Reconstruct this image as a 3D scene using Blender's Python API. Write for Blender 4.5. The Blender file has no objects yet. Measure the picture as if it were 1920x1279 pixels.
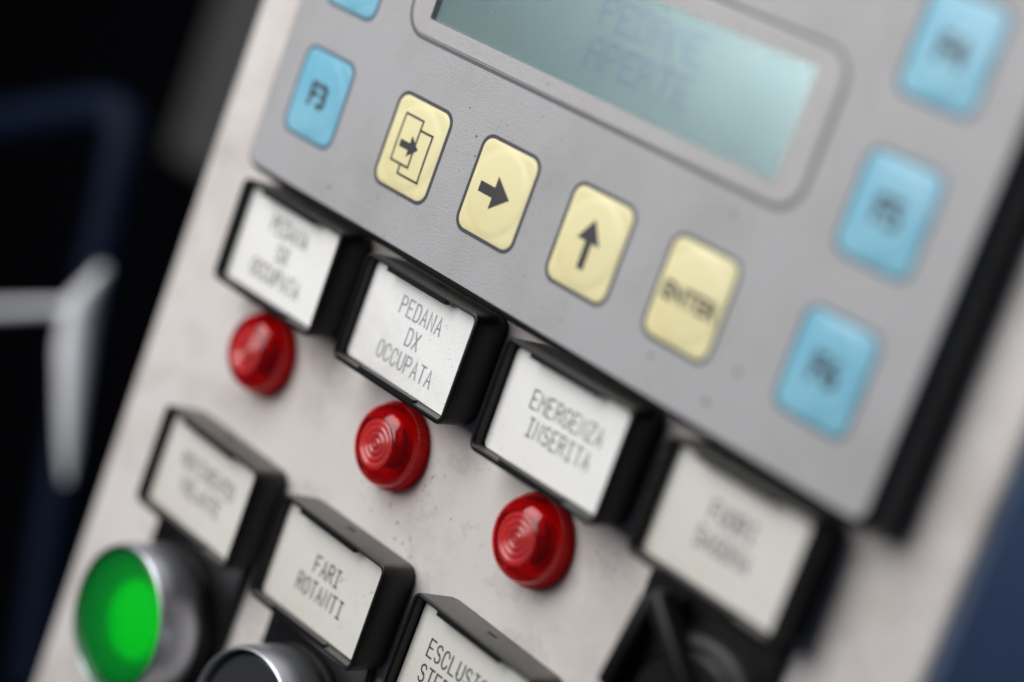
import bpy, bmesh, math, random
from mathutils import Vector, Matrix, noise

sc = bpy.context.scene
S = 0.001                       # everything below is written in millimetres
R = math.radians

# ------------------------------------------------------------------ camera
cam_d = bpy.data.cameras.new('camera')
cam = bpy.data.objects.new('camera', cam_d)
sc.collection.objects.link(cam)
sc.camera = cam
cam_d.sensor_width = 36.0
cam_d.lens = 84.375
cam_d.clip_start = 0.01
cam_d.clip_end = 20.0
rt = Vector((0.62040, 0.70751, 0.33844))
up = Vector((-0.37612, -0.11027, 0.91999))
bk = Vector((0.68822, -0.69805, 0.19769))
M = Matrix.Identity(4)
for i in range(3):
    M[i][0], M[i][1], M[i][2] = rt[i], up[i], bk[i]
M.translation = Vector((259.05, -229.74, 47.87)) * S
cam.matrix_world = M
cam_d.dof.use_dof = True
cam_d.dof.focus_distance = 0.3400
cam_d.dof.aperture_fstop = 5.2
cam_d.dof.aperture_blades = 0

# ------------------------------------------------------------------ world and lamps
world = bpy.data.worlds.new('World')
sc.world = world
world.use_nodes = True
bg = world.node_tree.nodes['Background']
bg.inputs[0].default_value = (0.55, 0.68, 1.0, 1)
bg.inputs[1].default_value = 0.04


def area(name, loc, target, sx, sy, power, col):
    d = bpy.data.lights.new(name, 'AREA')
    d.shape = 'RECTANGLE'
    d.size, d.size_y = sx * S, sy * S
    d.energy = power
    d.color = col
    o = bpy.data.objects.new(name, d)
    sc.collection.objects.link(o)
    o.location = Vector(loc) * S
    o.rotation_euler = (Vector(target) - Vector(loc)).to_track_quat('-Z', 'Y').to_euler()
    return o


area('window_light', (-222, -510, 270), (10, 0, -10), 420, 640, 5.35, (1.0, 0.985, 0.965))
area('roof_light', (-150, -150, 480), (0, 0, -40), 300, 240, 1.2, (0.93, 0.96, 1.0))

sc.view_settings.view_transform = 'Standard'
sc.view_settings.look = 'None'
sc.view_settings.exposure = 0.0
sc.view_settings.gamma = 1.0
sc.view_settings.use_curve_mapping = False
sc.cycles.use_denoising = True
sc.cycles.max_bounces = 14
sc.cycles.transmission_bounces = 12
sc.cycles.transparent_max_bounces = 16

# ------------------------------------------------------------------ materials
MATS = {}


def mat(name, col, rough=0.5, metal=0.0, spec=0.5, trans=0.0, ior=1.5, coat=0.0, coat_rough=0.1):
    m = bpy.data.materials.new(name)
    m.use_nodes = True
    b = m.node_tree.nodes['Principled BSDF']
    b.inputs['Base Color'].default_value = (*col, 1)
    b.inputs['Roughness'].default_value = rough
    b.inputs['Metallic'].default_value = metal
    b.inputs['Specular IOR Level'].default_value = spec
    b.inputs['Transmission Weight'].default_value = trans
    b.inputs['IOR'].default_value = ior
    b.inputs['Coat Weight'].default_value = coat
    b.inputs['Coat Roughness'].default_value = coat_rough
    MATS[name] = m
    return m


def nd(m, t, **kw):
    n = m.node_tree.nodes.new(t)
    for k, v in kw.items():
        setattr(n, k, v)
    return n


def lk(m, a, b):
    m.node_tree.links.new(a, b)


def coords(m):
    return nd(m, 'ShaderNodeTexCoord').outputs['Object']


def noise_tex(m, co, scale, detail=4, rough=0.55, off=None):
    n = nd(m, 'ShaderNodeTexNoise')
    n.inputs['Scale'].default_value = scale
    n.inputs['Detail'].default_value = detail
    n.inputs['Roughness'].default_value = rough
    if off:
        mp = nd(m, 'ShaderNodeMapping')
        mp.inputs['Location'].default_value = off
        lk(m, co, mp.inputs[0])
        co = mp.outputs[0]
    lk(m, co, n.inputs['Vector'])
    return n.outputs['Fac']


def ramp(m, fac, stops):
    r = nd(m, 'ShaderNodeValToRGB')
    e = r.color_ramp.elements
    e[0].position, e[0].color = stops[0][0], (*stops[0][1], 1)
    e[1].position, e[1].color = stops[-1][0], (*stops[-1][1], 1)
    for p, c in stops[1:-1]:
        x = e.new(p)
        x.color = (*c, 1)
    lk(m, fac, r.inputs[0])
    return r.outputs[0]


def mix(m, fac, a, b, mode='MIX'):
    n = nd(m, 'ShaderNodeMix', data_type='RGBA', blend_type=mode)
    if isinstance(fac, (int, float)):
        n.inputs[0].default_value = fac
    else:
        lk(m, fac, n.inputs[0])
    for k, v in ((6, a), (7, b)):
        if isinstance(v, tuple):
            n.inputs[k].default_value = (*v, 1)
        else:
            lk(m, v, n.inputs[k])
    return n.outputs[2]


def bsdf(m):
    return m.node_tree.nodes['Principled BSDF']


def bump(m, h, strength, dist):
    b = nd(m, 'ShaderNodeBump')
    b.inputs['Strength'].default_value = strength
    b.inputs['Distance'].default_value = dist
    lk(m, h, b.inputs['Height'])
    lk(m, b.outputs[0], bsdf(m).inputs['Normal'])


def worn(name, col, dirt, rough, amount=0.5, specks=True, spot=900, grain=0.00003, fine_amt=0.1, stain=0.0, **kw):
    """painted or printed surface: base colour, cloudy grime, sparse specks, fine grain"""
    m = mat(name, col, rough, **kw)
    co = coords(m)
    cloud = ramp(m, noise_tex(m, co, 55, 7, 0.66), [(0.46, (0, 0, 0)), (0.70, (amount,) * 3)])
    c = mix(m, cloud, col, dirt)
    if stain:
        st = ramp(m, noise_tex(m, co, 105, 4, 0.55, (4, 9, 6)), [(0.565, (0, 0, 0)), (0.60, (stain,) * 3), (0.63, (stain * 0.35,) * 3), (0.70, (stain,) * 3)])
        c = mix(m, st, c, tuple(x * 0.8 for x in dirt))
    if specks:
        sp = ramp(m, noise_tex(m, co, spot, 2, 0.5, (3.1, 0.7, 1.9)), [(0.66, (0, 0, 0)), (0.71, (1, 1, 1))])
        where = ramp(m, noise_tex(m, co, 60, 3, 0.6, (7, 2, 5)), [(0.48, (0, 0, 0)), (0.62, (1, 1, 1))])
        k = mix(m, 1.0, sp, where, 'MULTIPLY')
        c = mix(m, k, c, tuple(x * 0.45 for x in dirt))
    fine = ramp(m, noise_tex(m, co, 3800, 3, 0.6, (2, 8, 3)), [(0.25, (1 - fine_amt,) * 3), (0.75, (1 + fine_amt * 0.6,) * 3)])
    c = mix(m, 1.0, c, fine, 'MULTIPLY')
    lk(m, c, bsdf(m).inputs['Base Color'])
    rr = ramp(m, noise_tex(m, co, 90, 5, 0.6, (1, 4, 2)), [(0.3, (rough - 0.08,) * 3), (0.7, (min(1, rough + 0.1),) * 3)])
    lk(m, rr, bsdf(m).inputs['Roughness'])
    bump(m, noise_tex(m, co, 2600, 2, 0.5), 0.8, grain)
    return m


worn('panel_paint', (0.67, 0.636, 0.615), (0.46, 0.405, 0.38), 0.42, 0.65, spot=1100, grain=0.00002, fine_amt=0.06, stain=0.26)
worn('face_film', (0.40, 0.40, 0.412), (0.30, 0.293, 0.285), 0.46, 0.5, spot=1500, grain=0.00008)
worn('bezel_film', (0.43, 0.423, 0.425), (0.34, 0.33, 0.32), 0.44, 0.5, spot=1500, grain=0.00005)
worn('card_white', (0.86, 0.86, 0.845), (0.70, 0.68, 0.64), 0.5, 0.35, spot=1600, fine_amt=0.03, grain=0.00001)
worn('card_cream', (0.71, 0.695, 0.655), (0.55, 0.50, 0.43), 0.45, 0.4, spot=1300, fine_amt=0.03, grain=0.00001)
worn('card_dusty', (0.88, 0.88, 0.87), (0.66, 0.65, 0.63), 0.6, 0.8, spot=2300, fine_amt=0.12)
worn('key_yellow', (0.83, 0.76, 0.44), (0.76, 0.65, 0.32), 0.34, 0.45, specks=False, fine_amt=0.03, grain=0.00001)
worn('key_blue', (0.18, 0.47, 0.63), (0.30, 0.60, 0.73), 0.3, 0.8, specks=False, fine_amt=0.03, grain=0.00001)
worn('housing_grey', (0.016, 0.017, 0.019), (0.035, 0.034, 0.033), 0.40, 0.5)
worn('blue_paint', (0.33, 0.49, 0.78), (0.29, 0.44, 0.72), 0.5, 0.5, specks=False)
worn('navy_paint', (0.002, 0.006, 0.019), (0.001, 0.004, 0.013), 0.6, 0.5, spec=0.12)
worn('steel_glare', (0.86, 0.87, 0.90), (0.6, 0.6, 0.62), 0.34, 0.4, metal=0.25)  # pale base colour stands for the specular streak on the dark frame
worn('dark_board', (0.036, 0.036, 0.038), (0.03, 0.03, 0.03), 0.7, 0.5)
mat('backdrop', (0.004, 0.004, 0.006), 0.9, spec=0.1)
mat('key_outline', (0.055, 0.055, 0.07), 0.5)
mat('key_outline_blue', (0.07, 0.12, 0.17), 0.5)
mat('ink', (0.035, 0.035, 0.042), 0.5)
mat('ink_faded', (0.25, 0.25, 0.27), 0.6)
mat('ink_print', (0.04, 0.04, 0.045), 0.6)
mat('ink_grey', (0.06, 0.06, 0.068), 0.6)
mat('groove_grey', (0.10, 0.10, 0.115), 0.5)
mat('lcd_ink', (0.20, 0.265, 0.372), 0.27, metal=0.7)
mat('speck', (0.16, 0.13, 0.10), 0.8)
mat('slot_black', (0.004, 0.004, 0.004), 0.8)
mat('red_mark', (0.09, 0.006, 0.006), 0.5)
mat('button_black', (0.035, 0.037, 0.042), 0.3)
mat('reflector', (0.75, 0.70, 0.68), 0.25)
mat('bulb_red', (0.10, 0.012, 0.012), 0.3)
mat('satin_chrome', (0.64, 0.65, 0.70), 0.42, metal=1.0)

# black plastic with dust lying on what faces up
m = mat('black_plastic', (0.005, 0.005, 0.006), 0.38, spec=0.3)
co = coords(m)
geo = nd(m, 'ShaderNodeNewGeometry')
sep = nd(m, 'ShaderNodeSeparateXYZ')
lk(m, geo.outputs['True Normal'], sep.inputs[0])
upf = ramp(m, sep.outputs['Z'], [(0.75, (0, 0, 0)), (0.95, (1, 1, 1))])
dn = ramp(m, noise_tex(m, co, 700, 6, 0.7), [(0.25, (0.55,) * 3), (0.75, (1, 1, 1))])
c = mix(m, mix(m, 1.0, upf, dn, 'MULTIPLY'), (0.005, 0.005, 0.006), (0.10, 0.096, 0.088))
dust = ramp(m, noise_tex(m, co, 2200, 2, 0.5, (5, 5, 1)), [(0.70, (0, 0, 0)), (0.78, (0.5, 0.5, 0.5))])
c = mix(m, dust, c, (0.16, 0.155, 0.15))
lk(m, c, bsdf(m).inputs['Base Color'])
bump(m, noise_tex(m, co, 3000, 2, 0.5), 0.6, 0.00004)

# red lamp plastic, green lens, window pane, LCD
m = mat('red_plastic', (0.90, 0.014, 0.022), 0.05, trans=0.9, ior=1.42)
m = mat('red_frosted', (0.93, 0.075, 0.08), 0.2, trans=0.6, ior=1.5)
m = mat('red_ribs', (0.92, 0.012, 0.018), 0.12, trans=0.35, ior=1.45)
tl = nd(m, 'ShaderNodeBsdfTranslucent')
tl.inputs[0].default_value = (0.95, 0.02, 0.02, 1)
mx_ = nd(m, 'ShaderNodeMixShader')
mx_.inputs[0].default_value = 0.5
lk(m, bsdf(m).outputs[0], mx_.inputs[1])
lk(m, tl.outputs[0], mx_.inputs[2])
lk(m, mx_.outputs[0], m.node_tree.nodes['Material Output'].inputs['Surface'])
m = mat('green_lens', (0.005, 0.50, 0.07), 0.25, trans=0.75, ior=1.45)
m = mat('lamp_glow', (0.1, 0.8, 0.1), 0.5)
bsdf(m).inputs['Emission Color'].default_value = (0.02, 1.0, 0.01, 1)
bsdf(m).inputs['Emission Strength'].default_value = 1.25

m = mat('lcd_glass', (0.30, 0.46, 0.46), 0.27, metal=0.7)
co = coords(m)
c = mix(m, ramp(m, noise_tex(m, co, 45, 3), [(0.35, (0, 0, 0)), (0.7, (1, 1, 1))]), (0.25, 0.35, 0.372), (0.275, 0.375, 0.395))
lk(m, c, bsdf(m).inputs['Base Color'])

m = bpy.data.materials.new('window_pane')
m.use_nodes = True
MATS['window_pane'] = m
nt = m.node_tree
nt.nodes.remove(nt.nodes['Principled BSDF'])
tr = nd(m, 'ShaderNodeBsdfTransparent')
tr.inputs[0].default_value = (0.97, 0.985, 0.98, 1)
gl = nd(m, 'ShaderNodeBsdfGlossy')
gl.inputs['Roughness'].default_value = 0.17
df = nd(m, 'ShaderNodeBsdfDiffuse')
df.inputs[0].default_value = (0.7, 0.7, 0.7, 1)
ms = nd(m, 'ShaderNodeMixShader')
ms.inputs[0].default_value = 0.02
lk(m, tr.outputs[0], ms.inputs[1])
lk(m, gl.outputs[0], ms.inputs[2])
co = coords(m)
sp = ramp(m, noise_tex(m, co, 2400, 3, 0.6), [(0.66, (0.015,) * 3), (0.80, (0.5,) * 3)])
ms2 = nd(m, 'ShaderNodeMixShader')
lk(m, sp, ms2.inputs[0])
lk(m, ms.outputs[0], ms2.inputs[1])
lk(m, df.outputs[0], ms2.inputs[2])
lk(m, ms2.outputs[0], nt.nodes['Material Output'].inputs['Surface'])


# ------------------------------------------------------------------ mesh helpers
# panel coordinates: u to the right, v up, w into the panel (0 = front of the terminal)
def P(u, v, w):
    return Vector((u, w, v))


def link(name, me, material, parent=None, loc=(0, 0, 0), smooth=None):
    o = bpy.data.objects.new(name, me)
    sc.collection.objects.link(o)
    if material and not me.materials:
        me.materials.append(MATS[material])
    if parent:
        o.parent = parent
    o.location = Vector(loc) * S
    if smooth is not None:
        for p in me.polygons:
            p.use_smooth = True
        try:
            me.set_sharp_from_angle(angle=R(smooth))
        except Exception:
            pass
    return o


def obj(name, verts, faces, material, parent=None, loc=(0, 0, 0), smooth=None):
    me = bpy.data.meshes.new(name)
    me.from_pydata([tuple(Vector(v) * S) for v in verts], [], faces)
    bm = bmesh.new()
    bm.from_mesh(me)
    bmesh.ops.remove_doubles(bm, verts=bm.verts, dist=1e-7)
    bmesh.ops.recalc_face_normals(bm, faces=bm.faces)
    bm.to_mesh(me)
    bm.free()
    return link(name, me, material, parent, loc, smooth)


def empty(name, loc, label, cat, group=None):
    o = bpy.data.objects.new(name, None)
    sc.collection.objects.link(o)
    o.location = Vector(loc) * S
    o.empty_display_size = 0.005
    o['label'] = label
    o['category'] = cat
    if group:
        o['group'] = group
    return o


def rr_loop(cx, cy, w, h, r, n=6):
    """rounded rectangle outline, counter-clockwise seen from the front"""
    r = max(0.001, min(r, w / 2 - 0.001, h / 2 - 0.001))
    pts = []
    for (sx, sy, a0) in ((1, 1, 0), (-1, 1, 90), (-1, -1, 180), (1, -1, 270)):
        for k in range(n + 1):
            a = R(a0 + 90 * k / n)
            pts.append((cx + sx * (w / 2 - r) + r * math.cos(a), cy + sy * (h / 2 - r) + r * math.sin(a)))
    return pts


def loft(loops, cap_start=False, cap_end=False):
    """loops: lists of (u,v,w) with equal counts -> verts, faces"""
    n = len(loops[0])
    v = [P(*p) for lp in loops for p in lp]
    f = []
    for i in range(len(loops) - 1):
        for k in range(n):
            a, b = i * n + k, i * n + (k + 1) % n
            f.append((a, b, b + n, a + n))
    if cap_start:
        f.append(tuple(range(n)))
    if cap_end:
        f.append(tuple(range((len(loops) - 1) * n, len(loops) * n)))
    return v, f


def at(lp, w):
    return [(a, b, w) for a, b in lp]


def plate(name, cx, cy, w, h, r, front, back, material, parent, edge=0.0, loc=(0, 0, 0), n=6, smooth=None):
    """slab with rounded corners and a rounded front edge"""
    lo = [at(rr_loop(cx, cy, w, h, r, n), back)]
    if edge > 0:
        for k in range(5):
            a = R(90 * k / 4)
            d = edge * (1 - math.cos(a))
            lo.append(at(rr_loop(cx, cy, w - 2 * d, h - 2 * d, max(0.02, r - d), n), front + edge - edge * math.sin(a)))
    else:
        lo.append(at(rr_loop(cx, cy, w, h, r, n), front))
    v, f = loft(lo, True, True)
    return obj(name, v, f, material, parent, loc, smooth)


def ring(name, cx, cy, w, h, r, width, front, thick, material, parent, loc=(0, 0, 0)):
    o, i = rr_loop(cx, cy, w, h, r), rr_loop(cx, cy, w - 2 * width, h - 2 * width, max(0.05, r - width))
    v, f = loft([at(o, front + thick), at(o, front), at(i, front), at(i, front + thick)])
    return obj(name, v, f, material, parent, loc)


def box(name, u0, u1, v0, v1, w0, w1, material, parent, bev=0.0, loc=(0, 0, 0), smooth=None):
    me = bpy.data.meshes.new(name)
    bm = bmesh.new()
    bmesh.ops.create_cube(bm, size=1)
    for x in bm.verts:
        x.co = Vector(((u0 + u1) / 2 + x.co.x * (u1 - u0), (w0 + w1) / 2 + x.co.y * (w1 - w0), (v0 + v1) / 2 + x.co.z * (v1 - v0))) * S
    if bev:
        bmesh.ops.bevel(bm, geom=list(bm.edges), offset=bev * S, segments=3, affect='EDGES', profile=0.5)
    bm.to_mesh(me)
    bm.free()
    return link(name, me, material, parent, loc, smooth)


def lathe(name, prof, material, parent, loc=(0, 0, 0), n=64, teeth=None, smooth=35, cap=True):
    """prof: list of (radius, w); teeth = (w_lo, w_hi, depth, count)"""
    v, f = [], []
    for (r, w) in prof:
        for k in range(n):
            a = 2 * math.pi * k / n
            rr = r
            if teeth and teeth[0] <= w <= teeth[1]:
                rr = r - teeth[2] * (0.5 + 0.5 * math.cos(a * teeth[3]))
            v.append(P(rr * math.cos(a), rr * math.sin(a), w))
    for i in range(len(prof) - 1):
        for k in range(n):
            a, b = i * n + k, i * n + (k + 1) % n
            f.append((a, b, b + n, a + n))
    if cap:
        f.append(tuple(range(n)))
        f.append(tuple(range((len(prof) - 1) * n, len(prof) * n)))
    return obj(name, v, f, material, parent, loc, smooth)


# ------------------------------------------------------------------ lettering
def arc(cx, cy, rx, ry, a0, a1, n=7):
    return [(cx + rx * math.cos(R(a0 + (a1 - a0) * k / n)), cy + ry * math.sin(R(a0 + (a1 - a0) * k / n))) for k in range(n + 1)]


O_ = arc(.5, .68, .5, .32, 0, 180) + arc(.5, .32, .5, .32, 180, 360) + [(1, .68)]
GLYPH = {
    'A': [[(0, 0), (.5, 1), (1, 0)], [(.2, .36), (.8, .36)]],
    'C': [arc(.5, .68, .5, .32, 10, 180) + arc(.5, .32, .5, .32, 180, 350)],
    'D': [[(0, 0), (0, 1), (.5, 1)] + arc(.5, .66, .5, .34, 90, 0) + arc(.5, .34, .5, .34, 0, -90) + [(0, 0)]],
    'E': [[(1, 1), (0, 1), (0, 0), (1, 0)], [(0, .52), (.75, .52)]],
    'F': [[(1, 1), (0, 1), (0, 0)], [(0, .52), (.75, .52)]],
    'G': [arc(.5, .68, .5, .32, 15, 180) + arc(.5, .32, .5, .32, 180, 360) + [(1, .45), (.6, .45)]],
    'I': [[(.5, 0), (.5, 1)], [(.12, 1), (.88, 1)], [(.12, 0), (.88, 0)]],
    'L': [[(0, 1), (0, 0), (1, 0)]],
    'M': [[(0, 0), (0, 1), (.5, .45), (1, 1), (1, 0)]],
    'N': [[(0, 0), (0, 1), (1, 0), (1, 1)]],
    'O': [O_],
    'P': [[(0, 0), (0, 1), (.6, 1)] + arc(.62, .76, .38, .24, 90, -90) + [(0, .52)]],
    'R': [[(0, 0), (0, 1), (.6, 1)] + arc(.62, .76, .38, .24, 90, -90) + [(0, .52)], [(.5, .52), (1, 0)]],
    'S': [arc(.5, .76, .48, .24, 20, 270) + arc(.5, .26, .5, .26, 90, -160)],
    'T': [[(0, 1), (1, 1)], [(.5, 1), (.5, 0)]],
    'U': [[(0, 1), (0, .32)] + arc(.5, .32, .5, .32, 180, 360) + [(1, 1)]],
    'V': [[(0, 1), (.5, 0), (1, 1)]],
    'X': [[(0, 0), (1, 1)], [(0, 1), (1, 0)]],
    'Z': [[(0, 1), (1, 1), (0, 0), (1, 0)]],
}


def stroke_text(lines, height, adv, spacing, sw, cu, cv, w, jitter=0.0, seed=1):
    """plotter lettering as thin ribbons -> verts, faces (facing the front)"""
    rnd = random.Random(seed)
    V, F = [], []
    cw = adv * 0.66
    for li, line in enumerate(lines):
        y0 = cv + (len(lines) - 1) * spacing / 2 - li * spacing - height / 2
        x0 = cu - (len(line) * adv - (adv - cw)) / 2
        for ci, ch in enumerate(line):
            if ch == ' ':
                continue
            jx, jy = rnd.uniform(-jitter, jitter), rnd.uniform(-jitter, jitter)
            for si, pl in enumerate(GLYPH[ch]):
                pts = [Vector((x0 + ci * adv + jx + a * cw, y0 + jy + b * height)) for a, b in pl]
                lv = []
                for k, p in enumerate(pts):
                    d1 = (p - pts[k - 1]).normalized() if k > 0 else None
                    d2 = (pts[k + 1] - p).normalized() if k < len(pts) - 1 else None
                    d = (d1 or d2) if not (d1 and d2) else (d1 + d2)
                    if d.length < 1e-3:
                        d = d1
                    d = d.normalized()
                    nrm = Vector((-d.y, d.x))
                    s = sw / 2
                    if d1 and d2:
                        s = min(sw, s / max(0.45, nrm.dot(Vector((-d1.y, d1.x)))))
                    q = p
                    if k == 0:
                        q = p - d * sw * 0.35
                    if k == len(pts) - 1:
                        q = p + d * sw * 0.35
                    lv.append((q + nrm * s, q - nrm * s))
                base = len(V)
                for a, b in lv:
                    V.append(P(a.x, a.y, w - 0.003 * si))
                    V.append(P(b.x, b.y, w - 0.003 * si))
                for k in range(len(lv) - 1):
                    F.append((base + 2 * k, base + 2 * k + 1, base + 2 * k + 3, base + 2 * k + 2))
    return V, F


def font_text(name, body, size, cu, cv, w, material, parent, weight=0.0, stretch=1.0, loc=(0, 0, 0)):
    cu_ = bpy.data.curves.new(name, 'FONT')
    cu_.body = body
    cu_.size = size
    cu_.align_x, cu_.align_y = 'CENTER', 'CENTER'
    cu_.offset = weight
    cu_.resolution_u = 4
    t = bpy.data.objects.new('tmp_text', cu_)
    sc.collection.objects.link(t)
    dg = bpy.context.evaluated_depsgraph_get()
    me = bpy.data.meshes.new_from_object(t.evaluated_get(dg))
    bpy.data.objects.remove(t)
    bpy.data.curves.remove(cu_)
    xs = [v.co.x for v in me.vertices]
    ys = [v.co.y for v in me.vertices]
    mx, my = (min(xs) + max(xs)) / 2, (min(ys) + max(ys)) / 2
    for v in me.vertices:
        v.co = P(cu + (v.co.x - mx) * stretch, cv + v.co.y - my, w) * S
    me.materials.clear()
    return link(name, me, material, parent, loc)


def poly(name, pts, w, thick, material, parent, loc=(0, 0, 0)):
    n = len(pts)
    v = [P(a, b, w) for a, b in pts] + [P(a, b, w + thick) for a, b in pts]
    f = [tuple(range(n)), tuple(range(2 * n - 1, n - 1, -1))]
    for k in range(n):
        f.append((k, (k + 1) % n, n + (k + 1) % n, n + k))
    return obj(name, v, f, material, parent, loc)


# ------------------------------------------------------------------ setting
D = 6.6                                    # panel surface behind the terminal's front
bd = box('background_wall', -1600, 1600, -1200, 1200, 620, 640, 'backdrop', None)
bd['kind'] = 'structure'

# ------------------------------------------------------------------ panel plate
panel = empty('control_panel', (27, 0, -135), 'light grey painted metal control panel plate carrying the keypad, lamps and buttons', 'control panel')
pl = plate('plate', 27.5, -25, 164, 215, 2.0, D, D + 3.2, 'panel_paint', panel, edge=1.5, smooth=50)
pl.location = -panel.location

# ------------------------------------------------------------------ operator terminal
T = empty('operator_terminal', (31, D, -16), 'grey keypad terminal with display, yellow arrow keys and blue function keys', 'terminal')
TO = -Vector(T.location) / S
U0, U1, V0, V1 = -35.8, 97.5, -14.2, 66.0
uc, vc, uw, vh = (U0 + U1) / 2, (V0 + V1) / 2, U1 - U0, V1 - V0
WU0, WU1, WV0, WV1 = -5.66, 66.0, 18.0, 33.1

# dark moulded body with chamfered edge, open at the display
lo = []
for (grow, wv, rad) in ((1.35, D - 0.05, 3.0), (1.4, 2.3, 3.0), (1.3, 1.7, 2.9), (0.5, 0.35, 2.2), (0.12, 0.08, 1.9), (-0.1, 0.06, 1.8)):
    lo.append(at(rr_loop(uc, vc, uw + 2 * grow, vh + 2 * grow, rad), wv))
v, f = loft(lo)
obj('housing', v, f, 'housing_grey', T, TO, 45)

# membrane face: rounded sheet with a rectangular window
o_lp = rr_loop(uc, vc, uw, vh, 1.9)
i_lp = rr_loop((WU0 + WU1) / 2, (WV0 + WV1) / 2, WU1 - WU0, WV1 - WV0, 0.4)
lo = [at(o_lp, 0.5), at(o_lp, 0.12), at(rr_loop(uc, vc, uw - 0.24, vh - 0.24, 1.8), 0.0), at(i_lp, 0.0), at(i_lp, 1.0)]
v, f = loft(lo)
face = obj('face_plate', v, f, 'face_film', T, TO)

# display line and window
ring('display_border', 30.3, 25.7, 82.2, 21.8, 4.6, 0.55, -0.03, 0.06, 'groove_grey', T, TO)
b_o, b_i = rr_loop(30.3, 25.7, 80.9, 20.5, 4.0), rr_loop((WU0 + WU1) / 2, (WV0 + WV1) / 2, WU1 - WU0 + 0.02, WV1 - WV0 + 0.02, 0.4)
b_m = rr_loop(30.3, 25.7, 80.5, 20.1, 3.8)
v, f = loft([at(b_o, -0.005), at(b_m, -0.16), at(b_i, -0.16), at(b_i, 0.05)])
obj('display_bezel', v, f, 'bezel_film', T, TO)
disp = plate('display', (WU0 + WU1) / 2, (WV0 + WV1) / 2, WU1 - WU0 - 0.1, WV1 - WV0 - 0.1, 0.4, 0.62, 0.9, 'lcd_glass', T, 0, TO)
plate('window_pane', (WU0 + WU1) / 2, (WV0 + WV1) / 2, WU1 - WU0 - 0.05, WV1 - WV0 - 0.05, 0.38, 0.10, 0.11, 'window_pane', T, 0, TO)

FONT57 = {
    'P': ['11110', '10001', '10001', '11110', '10000', '10000', '10000'],
    'E': ['11111', '10000', '10000', '11110', '10000', '10000', '11111'],
    'D': ['11110', '10001', '10001', '10001', '10001', '10001', '11110'],
    'A': ['01110', '10001', '10001', '11111', '10001', '10001', '10001'],
    'N': ['10001', '11001', '10101', '10011', '10001', '10001', '10001'],
    'R': ['11110', '10001', '10001', '11110', '10100', '10010', '10001'],
    'T': ['11111', '00100', '00100', '00100', '00100', '00100', '00100'],
}
for word, u0, vtop in (('PEDANE', 26.6, 31.0), ('APERTE', 26.6, 25.2)):
    V, F = [], []
    for ci, ch in enumerate(word):
        for ry, row in enumerate(FONT57[ch]):
            for rx, b in enumerate(row):
                if b == '1':
                    x, y, q = u0 + ci * 3.5 + rx * 0.60, vtop - ry * 0.64, 0.25
                    k = len(V)
                    V += [P(x - q, y - q, 0.59), P(x + q, y - q, 0.59), P(x + q, y + q, 0.59), P(x - q, y + q, 0.59)]
                    F.append((k, k + 1, k + 2, k + 3))
    obj('display_text', V, F, 'lcd_ink', disp)


def key_mesh(w, h, r, dome, nx=34, ny=38):
    """pillow with a shallow round blister, front at negative w"""
    V, F, idx = [], [], {}
    for j in range(ny + 1):
        for i in range(nx + 1):
            x, y = (i / nx - .5) * w, (j / ny - .5) * h
            # squeeze the grid's corners into the rounded outline
            dx, dy = abs(x) - (w / 2 - r), abs(y) - (h / 2 - r)
            if dx > 0 and dy > 0:
                mxd = max(dx, dy)
                L = math.hypot(dx, dy)
                k = mxd / L
                x = math.copysign(w / 2 - r + dx * k, x)
                y = math.copysign(h / 2 - r + dy * k, y)
                dx, dy = dx * k, dy * k
            d = r - (math.hypot(max(dx, 0), max(dy, 0)) if (dx > 0 or dy > 0) else max(dx, dy))
            d = max(0, d)
            e = min(1, d / 1.0)
            z = 0.10 * (1 - (1 - e) ** 2)
            q = math.hypot(x, y * 0.93)
            s = min(1, max(0, (dome - q) / 0.9))
            z += 0.06 * s * s * (3 - 2 * s) + 0.16 * max(0, 1 - (q / dome) ** 2)
            idx[i, j] = len(V)
            V.append(P(x, y, -0.02 - z))
    for j in range(ny):
        for i in range(nx):
            F.append((idx[i, j], idx[i + 1, j], idx[i + 1, j + 1], idx[i, j + 1]))
    return V, F


def key_top(x, y, dome):
    q = math.hypot(x, y * 0.93)
    s = min(1, max(0, (dome - q) / 0.9))
    return -0.02 - 0.10 - 0.06 * s * s * (3 - 2 * s) - 0.16 * max(0, 1 - (q / dome) ** 2)


def drape(o, dome, lift=0.035):
    """lay a flat print on the blister"""
    bm = bmesh.new()
    bm.from_mesh(o.data)
    bmesh.ops.triangulate(bm, faces=bm.faces)
    bmesh.ops.subdivide_edges(bm, edges=bm.edges, cuts=2, use_grid_fill=True)
    for v_ in bm.verts:
        v_.co.y = (key_top(v_.co.x / S, v_.co.z / S, dome) - lift) * S
    bm.to_mesh(o.data)
    bm.free()


def flat(name, pts, material, parent, w=-0.6):
    return obj(name, [P(a, b, w) for a, b in pts], [tuple(range(len(pts)))], material, parent)


def outline(name, pts, sw, material, parent):
    V, F = [], []
    n = len(pts)
    for k in range(n - 1):
        a, b = Vector(pts[k]), Vector(pts[k + 1])
        d = (b - a).normalized()
        nr = Vector((-d.y, d.x)) * sw / 2
        a, b = a - d * sw / 2, b + d * sw / 2
        i = len(V)
        for p in (a + nr, a - nr, b - nr, b + nr):
            V.append(P(p.x, p.y, -0.6))
        F.append((i, i + 1, i + 2, i + 3))
    return obj(name, V, F, material, parent)


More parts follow.
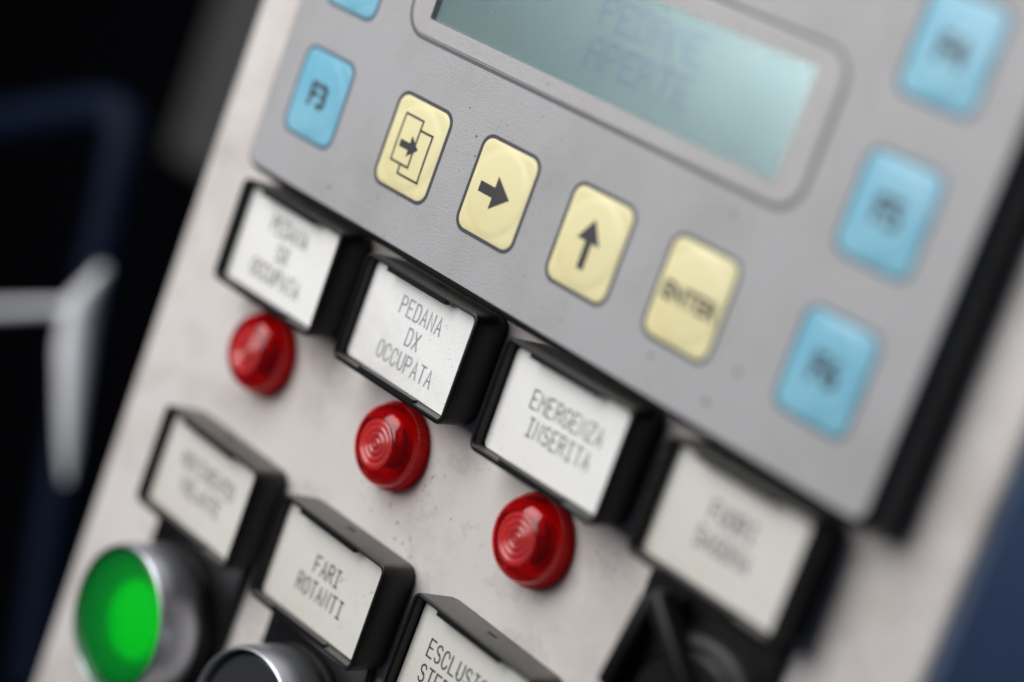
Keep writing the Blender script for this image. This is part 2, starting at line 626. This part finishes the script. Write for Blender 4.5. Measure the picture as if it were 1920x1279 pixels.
kv, kf = key_mesh(12.0, 13.6, 1.9, 6.0)
DOME = 6.0
fk = fb = None
for i, what in enumerate(('page', 'right', 'up', 'enter')):
    k = obj('arrow_key' if what in ('right', 'up') else ('page_key' if what == 'page' else 'enter_key'), kv, kf, 'key_yellow', T, Vector((20 * i, 0, 0)) + TO, 60)
    ring('key_outline', 0, 0, 13.05, 14.55, 2.25, 0.6, -0.035, 0.06, 'key_outline', k)
    if what == 'page':
        q = outline('symbol', [(-3.5, 4.2), (0.7, 4.2), (0.7, -2.95), (-3.5, -2.95), (-3.5, 4.2)], 0.34, 'ink', k)
        drape(q, DOME)
        q = outline('symbol', [(0.7, 2.8), (3.6, 2.8), (3.6, -4.35), (-1.1, -4.35), (-1.1, -2.95)], 0.34, 'ink', k)
        drape(q, DOME, 0.04)
        q = flat('symbol', [(-2.7, -0.65), (-0.5, -0.65), (-0.5, -1.6), (1.6, 0.0), (-0.5, 1.6), (-0.5, 0.45), (-2.7, 0.45)], 'ink', k)
        drape(q, DOME, 0.045)
    elif what == 'right':
        q = flat('symbol', [(-3.75, -0.9), (-0.55, -0.9), (-0.55, -2.55), (2.9, -0.1), (-0.55, 2.3), (-0.55, 0.65), (-3.75, 0.65)], 'ink', k)
        drape(q, DOME)
    elif what == 'up':
        q = flat('symbol', [(-0.65, -3.7), (0.6, -3.7), (0.6, 0.1), (2.1, 0.1), (-0.2, 3.3), (-2.4, 0.1), (-0.65, 0.1)], 'ink', k)
        drape(q, DOME)
    else:
        q = font_text('legend', 'ENTER', 3.4, 0.3, -0.3, -0.6, 'ink', k, 0.11, 1.0)
        drape(q, DOME)

fv, ff = key_mesh(11.9, 13.2, 1.9, 5.9)
fcol = {(0, 0): 'F3', (0, 1): 'F2', (0, 2): 'F1', (1, 0): 'F6', (1, 1): 'F5', (1, 2): 'F4'}
for (cx, cy), name in fcol.items():
    k = obj('function_key', fv, ff, 'key_blue', T, Vector(((-24.0, 84.43)[cx], 0, 20.5 * cy)) + TO, 60)
    k['label'] = 'blue ' + name + ' key'
    ring('key_outline', 0, 0, 12.9, 14.1, 2.2, 0.6, -0.035, 0.06, 'key_outline_blue', k)
    q = font_text('legend', name, 5.2, 0, 0.1, -0.6, 'ink', k, 0.16, 0.95)
    drape(q, 5.9)

rnd = random.Random(4)
for (u, v_, r) in ((57.1, -9.1, .42), (71.6, -5.4, .55), (-14.9, -11.4, .35), (55.7, 34.4, .9), (68.5, -10.9, .5), (61.6, 12.2, .4), (11.9, 5.8, .28), (13.0, 3.2, .2), (40.0, -11.2, .16), (8.6, 9.0, .16)):
    pts = []
    for kx in range(9):
        a = 2 * math.pi * kx / 9
        q = r * rnd.uniform(.55, 1.1)
        pts.append((u + q * math.cos(a), v_ + q * math.sin(a)))
    poly('dirt_speck', pts, -0.025, 0.02, 'speck', T, TO)


# ------------------------------------------------------------------ legend holders
HW, HH = 26.9, 17.0


def holder(u, v_, lines, label, card, ink, name='legend_holder', skirt=None, sw=0.2, tdx=0.0, tdy=0.0, tilt=0.0, seed=1, notch=True):
    h = empty(name, (u, D, v_ - HH / 2), label, 'label holder', 'legend holders on the control panel')
    h.rotation_euler = (0, R(random.Random(seed * 7).uniform(-0.7, 0.7)), 0)
    off = Vector((0, -D, HH / 2))
    cx = cy = 0
    wd = D - 0.03
    lo = [at(rr_loop(0, 0, HW - 0.5, HH - 0.5, 2.2), wd), at(rr_loop(0, 0, HW - 0.1, HH - 0.1, 2.2), wd - 0.8),
          at(rr_loop(0, 0, HW, HH, 1.4), 0.35), at(rr_loop(0, 0, HW - 0.12, HH - 0.12, 1.34), 0.1),
          at(rr_loop(0, 0, HW - 0.4, HH - 0.4, 1.2), 0.0), at(rr_loop(0, 0, HW - 1.15, HH - 1.15, 0.9), 0.0),
          at(rr_loop(0, 0, HW - 1.45, HH - 1.45, 0.8), 0.14), at(rr_loop(0, 0, HW - 1.6, HH - 1.6, 0.75), 0.45),
          at(rr_loop(0, 0, HW - 1.8, HH - 1.8, 0.7), 2.7)]
    vv, f_ = loft(lo, True, True)
    obj('frame', vv, f_, 'black_plastic', h, off, 40)
    # label card, a touch crooked in its frame
    vv, f_ = loft([at(rr_loop(0, 0, HW - 2.1, HH - 2.05, 0.9), 2.1), at(rr_loop(0, 0, HW - 2.1, HH - 2.05, 0.9), 1.85), at(rr_loop(0, 0, HW - 2.2, HH - 2.15, 0.85), 1.8)], True, True)
    c_ = obj('label_card', vv, f_, card, h, off)
    c_.rotation_euler = (0, R(tilt), 0)
    tv, tf = stroke_text(lines, 2.55, 1.68, 3.75, sw * 1.15, tdx, tdy, 1.78, 0.03, seed)
    obj('lettering', tv, tf, ink, c_)
    # clips that hold the card
    box('clip', -HW * .30, HW * .22, HH / 2 - 1.3, HH / 2 - 0.3, 0.02, 0.95, 'black_plastic', h, 0.1, off)
    box('clip', -HW * .26, HW * .24, -HH / 2 + 0.3, -HH / 2 + 1.25, 0.02, 0.95, 'black_plastic', h, 0.1, off)
    if notch:
        box('slot', -0.9, 0.9, HH / 2 - 0.3, HH / 2 + 0.03, 3.3, 3.8, 'slot_black', h, 0, off)
    if skirt:
        # flat plate reaching down under the push button
        o1 = rr_loop(0, -HH / 2 - skirt / 2 + 1.0, HW - 2.6, skirt + 2, 3.0)
        vv, f_ = loft([at(o1, D - 0.02), at(o1, D - 1.5), at(rr_loop(0, -HH / 2 - skirt / 2 + 1.0, HW - 3.0, skirt + 1.6, 2.8), D - 1.75)], True, True)
        obj('mounting_plate', vv, f_, 'black_plastic', h, off, 40)
    return h


R1, R2 = -25.05, -64.1
holder(-21.5, R1, ['PEDANA', 'SX', 'OCCUPATA'], 'black framed white label reading PEDANA SX OCCUPATA below the terminal', 'card_white', 'ink_grey', sw=0.27, tdx=-0.6, seed=2)
holder(11.6, R1, ['PEDANA', 'DX', 'OCCUPATA'], 'black framed white label with faded print PEDANA DX OCCUPATA', 'card_dusty', 'ink_faded', sw=0.22, tdx=0.3, tdy=-0.2, tilt=0.5, seed=3)
holder(44.9, R1, ['EMERGENZA', 'INSERITA'], 'black framed white label reading EMERGENZA INSERITA', 'card_white', 'ink_grey', sw=0.22, tdx=0.8, tdy=0.2, tilt=-0.4, seed=4)
holder(78.2, R1, ['FUORI', 'SAGOMA'], 'black framed white label reading FUORI SAGOMA above the rotary switch', 'card_cream', 'ink_grey', sw=0.27, skirt=31, tdy=0.2, seed=5)
holder(-22.0, R2, ['MOVIMENTO', 'VOLANTE'], 'black framed cream label directly above the green push button', 'card_cream', 'ink_grey', sw=0.27, skirt=37, seed=6)
holder(11.4, R2, ['FARI', 'ROTANTI'], 'black framed cream label reading FARI ROTANTI', 'card_cream', 'ink_print', sw=0.26, skirt=37, tdx=0.2, tdy=-0.4, tilt=-0.3, seed=7)
holder(44.9, R2, ['ESCLUSIONE', 'STERZATURA'], 'black framed cream label reading ESCLUSIONE at the bottom edge', 'card_cream', 'ink_print', sw=0.25, skirt=37, tdx=-0.6, seed=8)


# ------------------------------------------------------------------ red indicator lamps
def lamp(u, v_, label):
    L = empty('indicator_lamp', (u, D, v_), label, 'indicator lamp', 'red indicator lamps below the labels')
    outer = [(6.25, -0.03), (6.3, -2.0), (6.22, -2.7), (6.0, -3.4), (5.6, -4.05), (5.0, -4.6), (4.5, -4.92), (4.1, -5.1), (3.85, -5.12), (3.75, -4.95), (3.74, -4.6)]
    inner = [(3.7, -3.9), (4.6, -3.7), (5.2, -3.1), (5.45, -2.4), (5.5, -0.03), (6.25, -0.03)]
    lathe('lens', outer + inner, 'red_plastic', L, n=128, smooth=40, cap=False)
    # flat front with moulded rings
    disc = [(3.72, -4.2)]
    for k in range(28, 0, -1):
        disc.append((3.72 * k / 28, -4.80 - (0.0, 0.05, 0.11, 0.16, 0.16, 0.11, 0.05)[k % 7]))
    disc += [(0.03, -4.9), (0.03, -4.2)]
    lathe('front_disc', disc, 'red_frosted', L, n=96, smooth=20, cap=False)
    # ribbed skirt
    lathe('ribbed_skirt', [(6.3, -0.04), (6.5, -0.05), (6.62, -0.25), (6.62, -1.75), (6.5, -2.05), (6.32, -2.1)], 'red_ribs', L, n=432, teeth=(-2.06, -0.2, 0.42, 60), smooth=25, cap=False)
    # bulb and socket seen through the plastic
    lathe('socket', [(0.1, -0.05), (5.4, -0.05), (5.4, -0.3), (3.4, -0.4), (3.2, -1.2), (0.1, -1.2)], 'reflector', L, n=40)
    lathe('bulb', [(3.1, -1.15), (3.0, -1.8), (2.8, -2.7), (1.8, -3.3), (0.7, -3.55), (0.05, -3.6)], 'bulb_red', L, n=32, cap=False)
    return L


lamp(-23.0, -41.3, 'red indicator lamp under the PEDANA SX label, the farthest one')
lamp(11.9, -41.7, 'red ribbed indicator lamp in sharp focus under the PEDANA DX label')
lamp(44.6, -41.3, 'red indicator lamp under the EMERGENZA INSERITA label')


# ------------------------------------------------------------------ push buttons
def button(u, v_, label, lens_mat, lit):
    B = empty('push_button', (u, D, v_), label, 'push button', 'round push buttons with metal rings')
    d0 = -1.8
    lathe('collar', [(12.3, d0), (12.6, d0 - 0.4), (12.6, d0 - 1.8), (12.2, d0 - 2.4), (10.5, d0 - 2.4)], 'black_plastic', B, n=96, cap=False)
    pr = [(12.0, d0 - 2.3), (12.3, d0 - 2.6), (12.35, d0 - 4.5)]
    for k in range(1, 11):
        a = R(90 * k / 10)
        pr.append((11.65 + 0.7 * math.cos(a), d0 - 4.5 - 5.3 * math.sin(a)))
    pr += [(11.5, d0 - 9.78), (11.4, d0 - 9.6), (11.33, d0 - 9.2), (11.3, d0 - 5.0)]
    lathe('bezel_ring', pr, 'satin_chrome', B, n=96, cap=False, smooth=50)
    f0 = d0 - 8.3
    if lit:
        pr = [(10.55, f0 + 3.0), (10.6, f0)]
        for k in range(1, 9):
            a = R(90 * k / 8)
            pr.append((9.6 + 1.0 * math.cos(a), f0 - 0.9 * math.sin(a)))
        pr += [(7.5, f0 - 1.25), (4.0, f0 - 1.5), (0.05, f0 - 1.6), (0.05, f0 - 0.3), (7, f0 + 0.0), (9.3, f0 + 0.4), (9.4, f0 + 3.0)]
        pr = [(r_ * 1.05 if r_ > 1 else r_, w_) for r_, w_ in pr]
        lathe('lens', pr, lens_mat, B, n=96, cap=False, smooth=50)
        lathe('lamp_disc', [(0.05, f0 + 1.6), (6.0, f0 + 2.0), (6.2, f0 + 2.6), (0.05, f0 + 2.7)], 'lamp_glow', B, n=48)
        lathe('reflector', [(0.05, f0 + 3.4), (6.0, f0 + 3.2), (9.2, f0 + 1.2), (9.35, f0 + 3.6)], 'reflector', B, n=48, cap=False)
    else:
        pr = [(10.3, f0 + 3.0), (10.3, f0 + 0.5)]
        for k in range(1, 9):
            a = R(90 * k / 8)
            pr.append((9.6 + 0.7 * math.cos(a), f0 + 0.5 - 0.7 * math.sin(a)))
        pr += [(8, f0 - 0.1), (5, f0 + 0.1), (0.05, f0 + 0.2)]
        pr = [(r_ * 1.06 if r_ > 1 else r_, w_) for r_, w_ in pr]
        lathe('cap', pr, lens_mat, B, n=96, cap=False, smooth=50)
    return B


button(-23.6, -88.4, 'lit green push button in a satin metal ring', 'green_lens', True)
button(11.6, -88.3, 'dark push button in a satin metal ring below FARI ROTANTI', 'button_black', False)

# ------------------------------------------------------------------ rotary switch under the right-hand label
K = empty('rotary_switch', (82, D, -49.5), 'black rotary switch with forked grip under the FUORI SAGOMA label', 'switch')
lathe('collar', [(12.4, -1.75), (12.7, -2.0), (12.7, -2.7), (12.2, -3.2), (10.5, -3.2)], 'black_plastic', K, n=96, cap=False)
lathe('bezel_ring', [(11.4, -3.1), (11.6, -3.4), (11.5, -4.0), (10.9, -4.4), (10.1, -4.4), (9.8, -4.0), (9.8, -3.0)], 'black_plastic', K, n=96, cap=False, smooth=45)
lathe('knob', [(9.6, -3.0), (9.6, -4.4), (9.0, -4.9), (0.05, -4.9)], 'black_plastic', K, n=64, cap=False)
for (a0, b0, a1, b1_, wd_) in ((-10.5, 13.5, 0.5, 4.5, 1.5), (-10.5, 13.0, -12.5, -1.0, 1.3), (1.5, 4.0, 8.0, -6.0, 1.4)):
    L_ = math.hypot(a1 - a0, b1_ - b0)
    g = box('grip', -wd_, wd_, -L_ / 2, L_ / 2, -2.0, 2.0, 'black_plastic', K, 0.8, smooth=50)
    g.location = P((a0 + a1) / 2, (b0 + b1_) / 2, -5.2) * S
    g.rotation_euler = (0, math.atan2(a1 - a0, b1_ - b0), 0)
mk = box('marker', -1.2, 1.2, -3.0, 2.0, -5.3, -5.0, 'red_mark', K, 0, (3, 0, 3))

# ------------------------------------------------------------------ what stands around the panel
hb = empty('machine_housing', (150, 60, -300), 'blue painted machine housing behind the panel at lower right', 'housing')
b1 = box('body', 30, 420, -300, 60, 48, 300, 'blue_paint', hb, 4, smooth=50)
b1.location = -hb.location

fr_ = empty('tube_frame', (-125, 60, -153), 'dark navy tube frame in shadow left of the panel', 'frame')


def tube(name, pts, r, material, parent, n=14, loc=(0, 0, 0)):
    V, F = [], []
    pts = [P(*p) for p in pts]
    for k, p in enumerate(pts):
        d = (pts[min(k + 1, len(pts) - 1)] - pts[max(k - 1, 0)]).normalized()
        a = d.cross(Vector((0, 1, 0.01))).normalized()
        b = d.cross(a)
        rr = r[k] if isinstance(r, (list, tuple)) else r
        for j in range(n):
            t = 2 * math.pi * j / n
            V.append(p + (a * math.cos(t) + b * math.sin(t)) * rr)
    for k in range(len(pts) - 1):
        for j in range(n):
            F.append((k * n + j, k * n + (j + 1) % n, (k + 1) * n + (j + 1) % n, (k + 1) * n + j))
    F.append(tuple(range(n)))
    F.append(tuple(range((len(pts) - 1) * n, len(pts) * n)))
    return obj(name, V, F, material, parent, loc, 50)


FO = -Vector(fr_.location) / S
tube('rail', [(-300, -98, 60), (-240, -70, 60), (-202, -53, 60), (-172, -40, 60), (-163, -36.5, 60), (-157, -36.5, 60), (-153.5, -41, 60), (-151.6, -50, 60), (-147.5, -71.5, 60), (-134.6, -122.5, 60), (-125, -153, 60)], 4.6, 'navy_paint', fr_, 20, FO)

lv = empty('glare_lever', (-116, 45, -102), 'lever shape with side arm, its pale colour standing in for a bright reflection on the dark frame, out of focus', 'lever')  # added lever shape; its pale colour paints the frame's bright reflection
LO = -Vector(lv.location) / S
tube('blade', [(-126.3, -61, 45), (-127.3, -64.5, 45), (-129.3, -70, 45), (-127, -79, 45), (-122.3, -89, 45), (-117.8, -98, 45), (-115.5, -103, 45)], [1.0, 1.9, 3.5, 3.5, 2.6, 1.7, 0.6], 'steel_glare', lv, 20, LO)
tube('arm', [(-129.5, -71, 45), (-140, -75, 45), (-156.6, -82, 45), (-200, -101, 45)], 1.35, 'steel_glare', lv, 16, LO)

bo = empty('dark_board', (-150, 120, -60), 'dark grey board behind the upper left of the panel', 'board')
b2 = box('sheet', -222, 20, -56, 200, 120, 126, 'dark_board', bo, 1.5)
b2.location = -bo.location
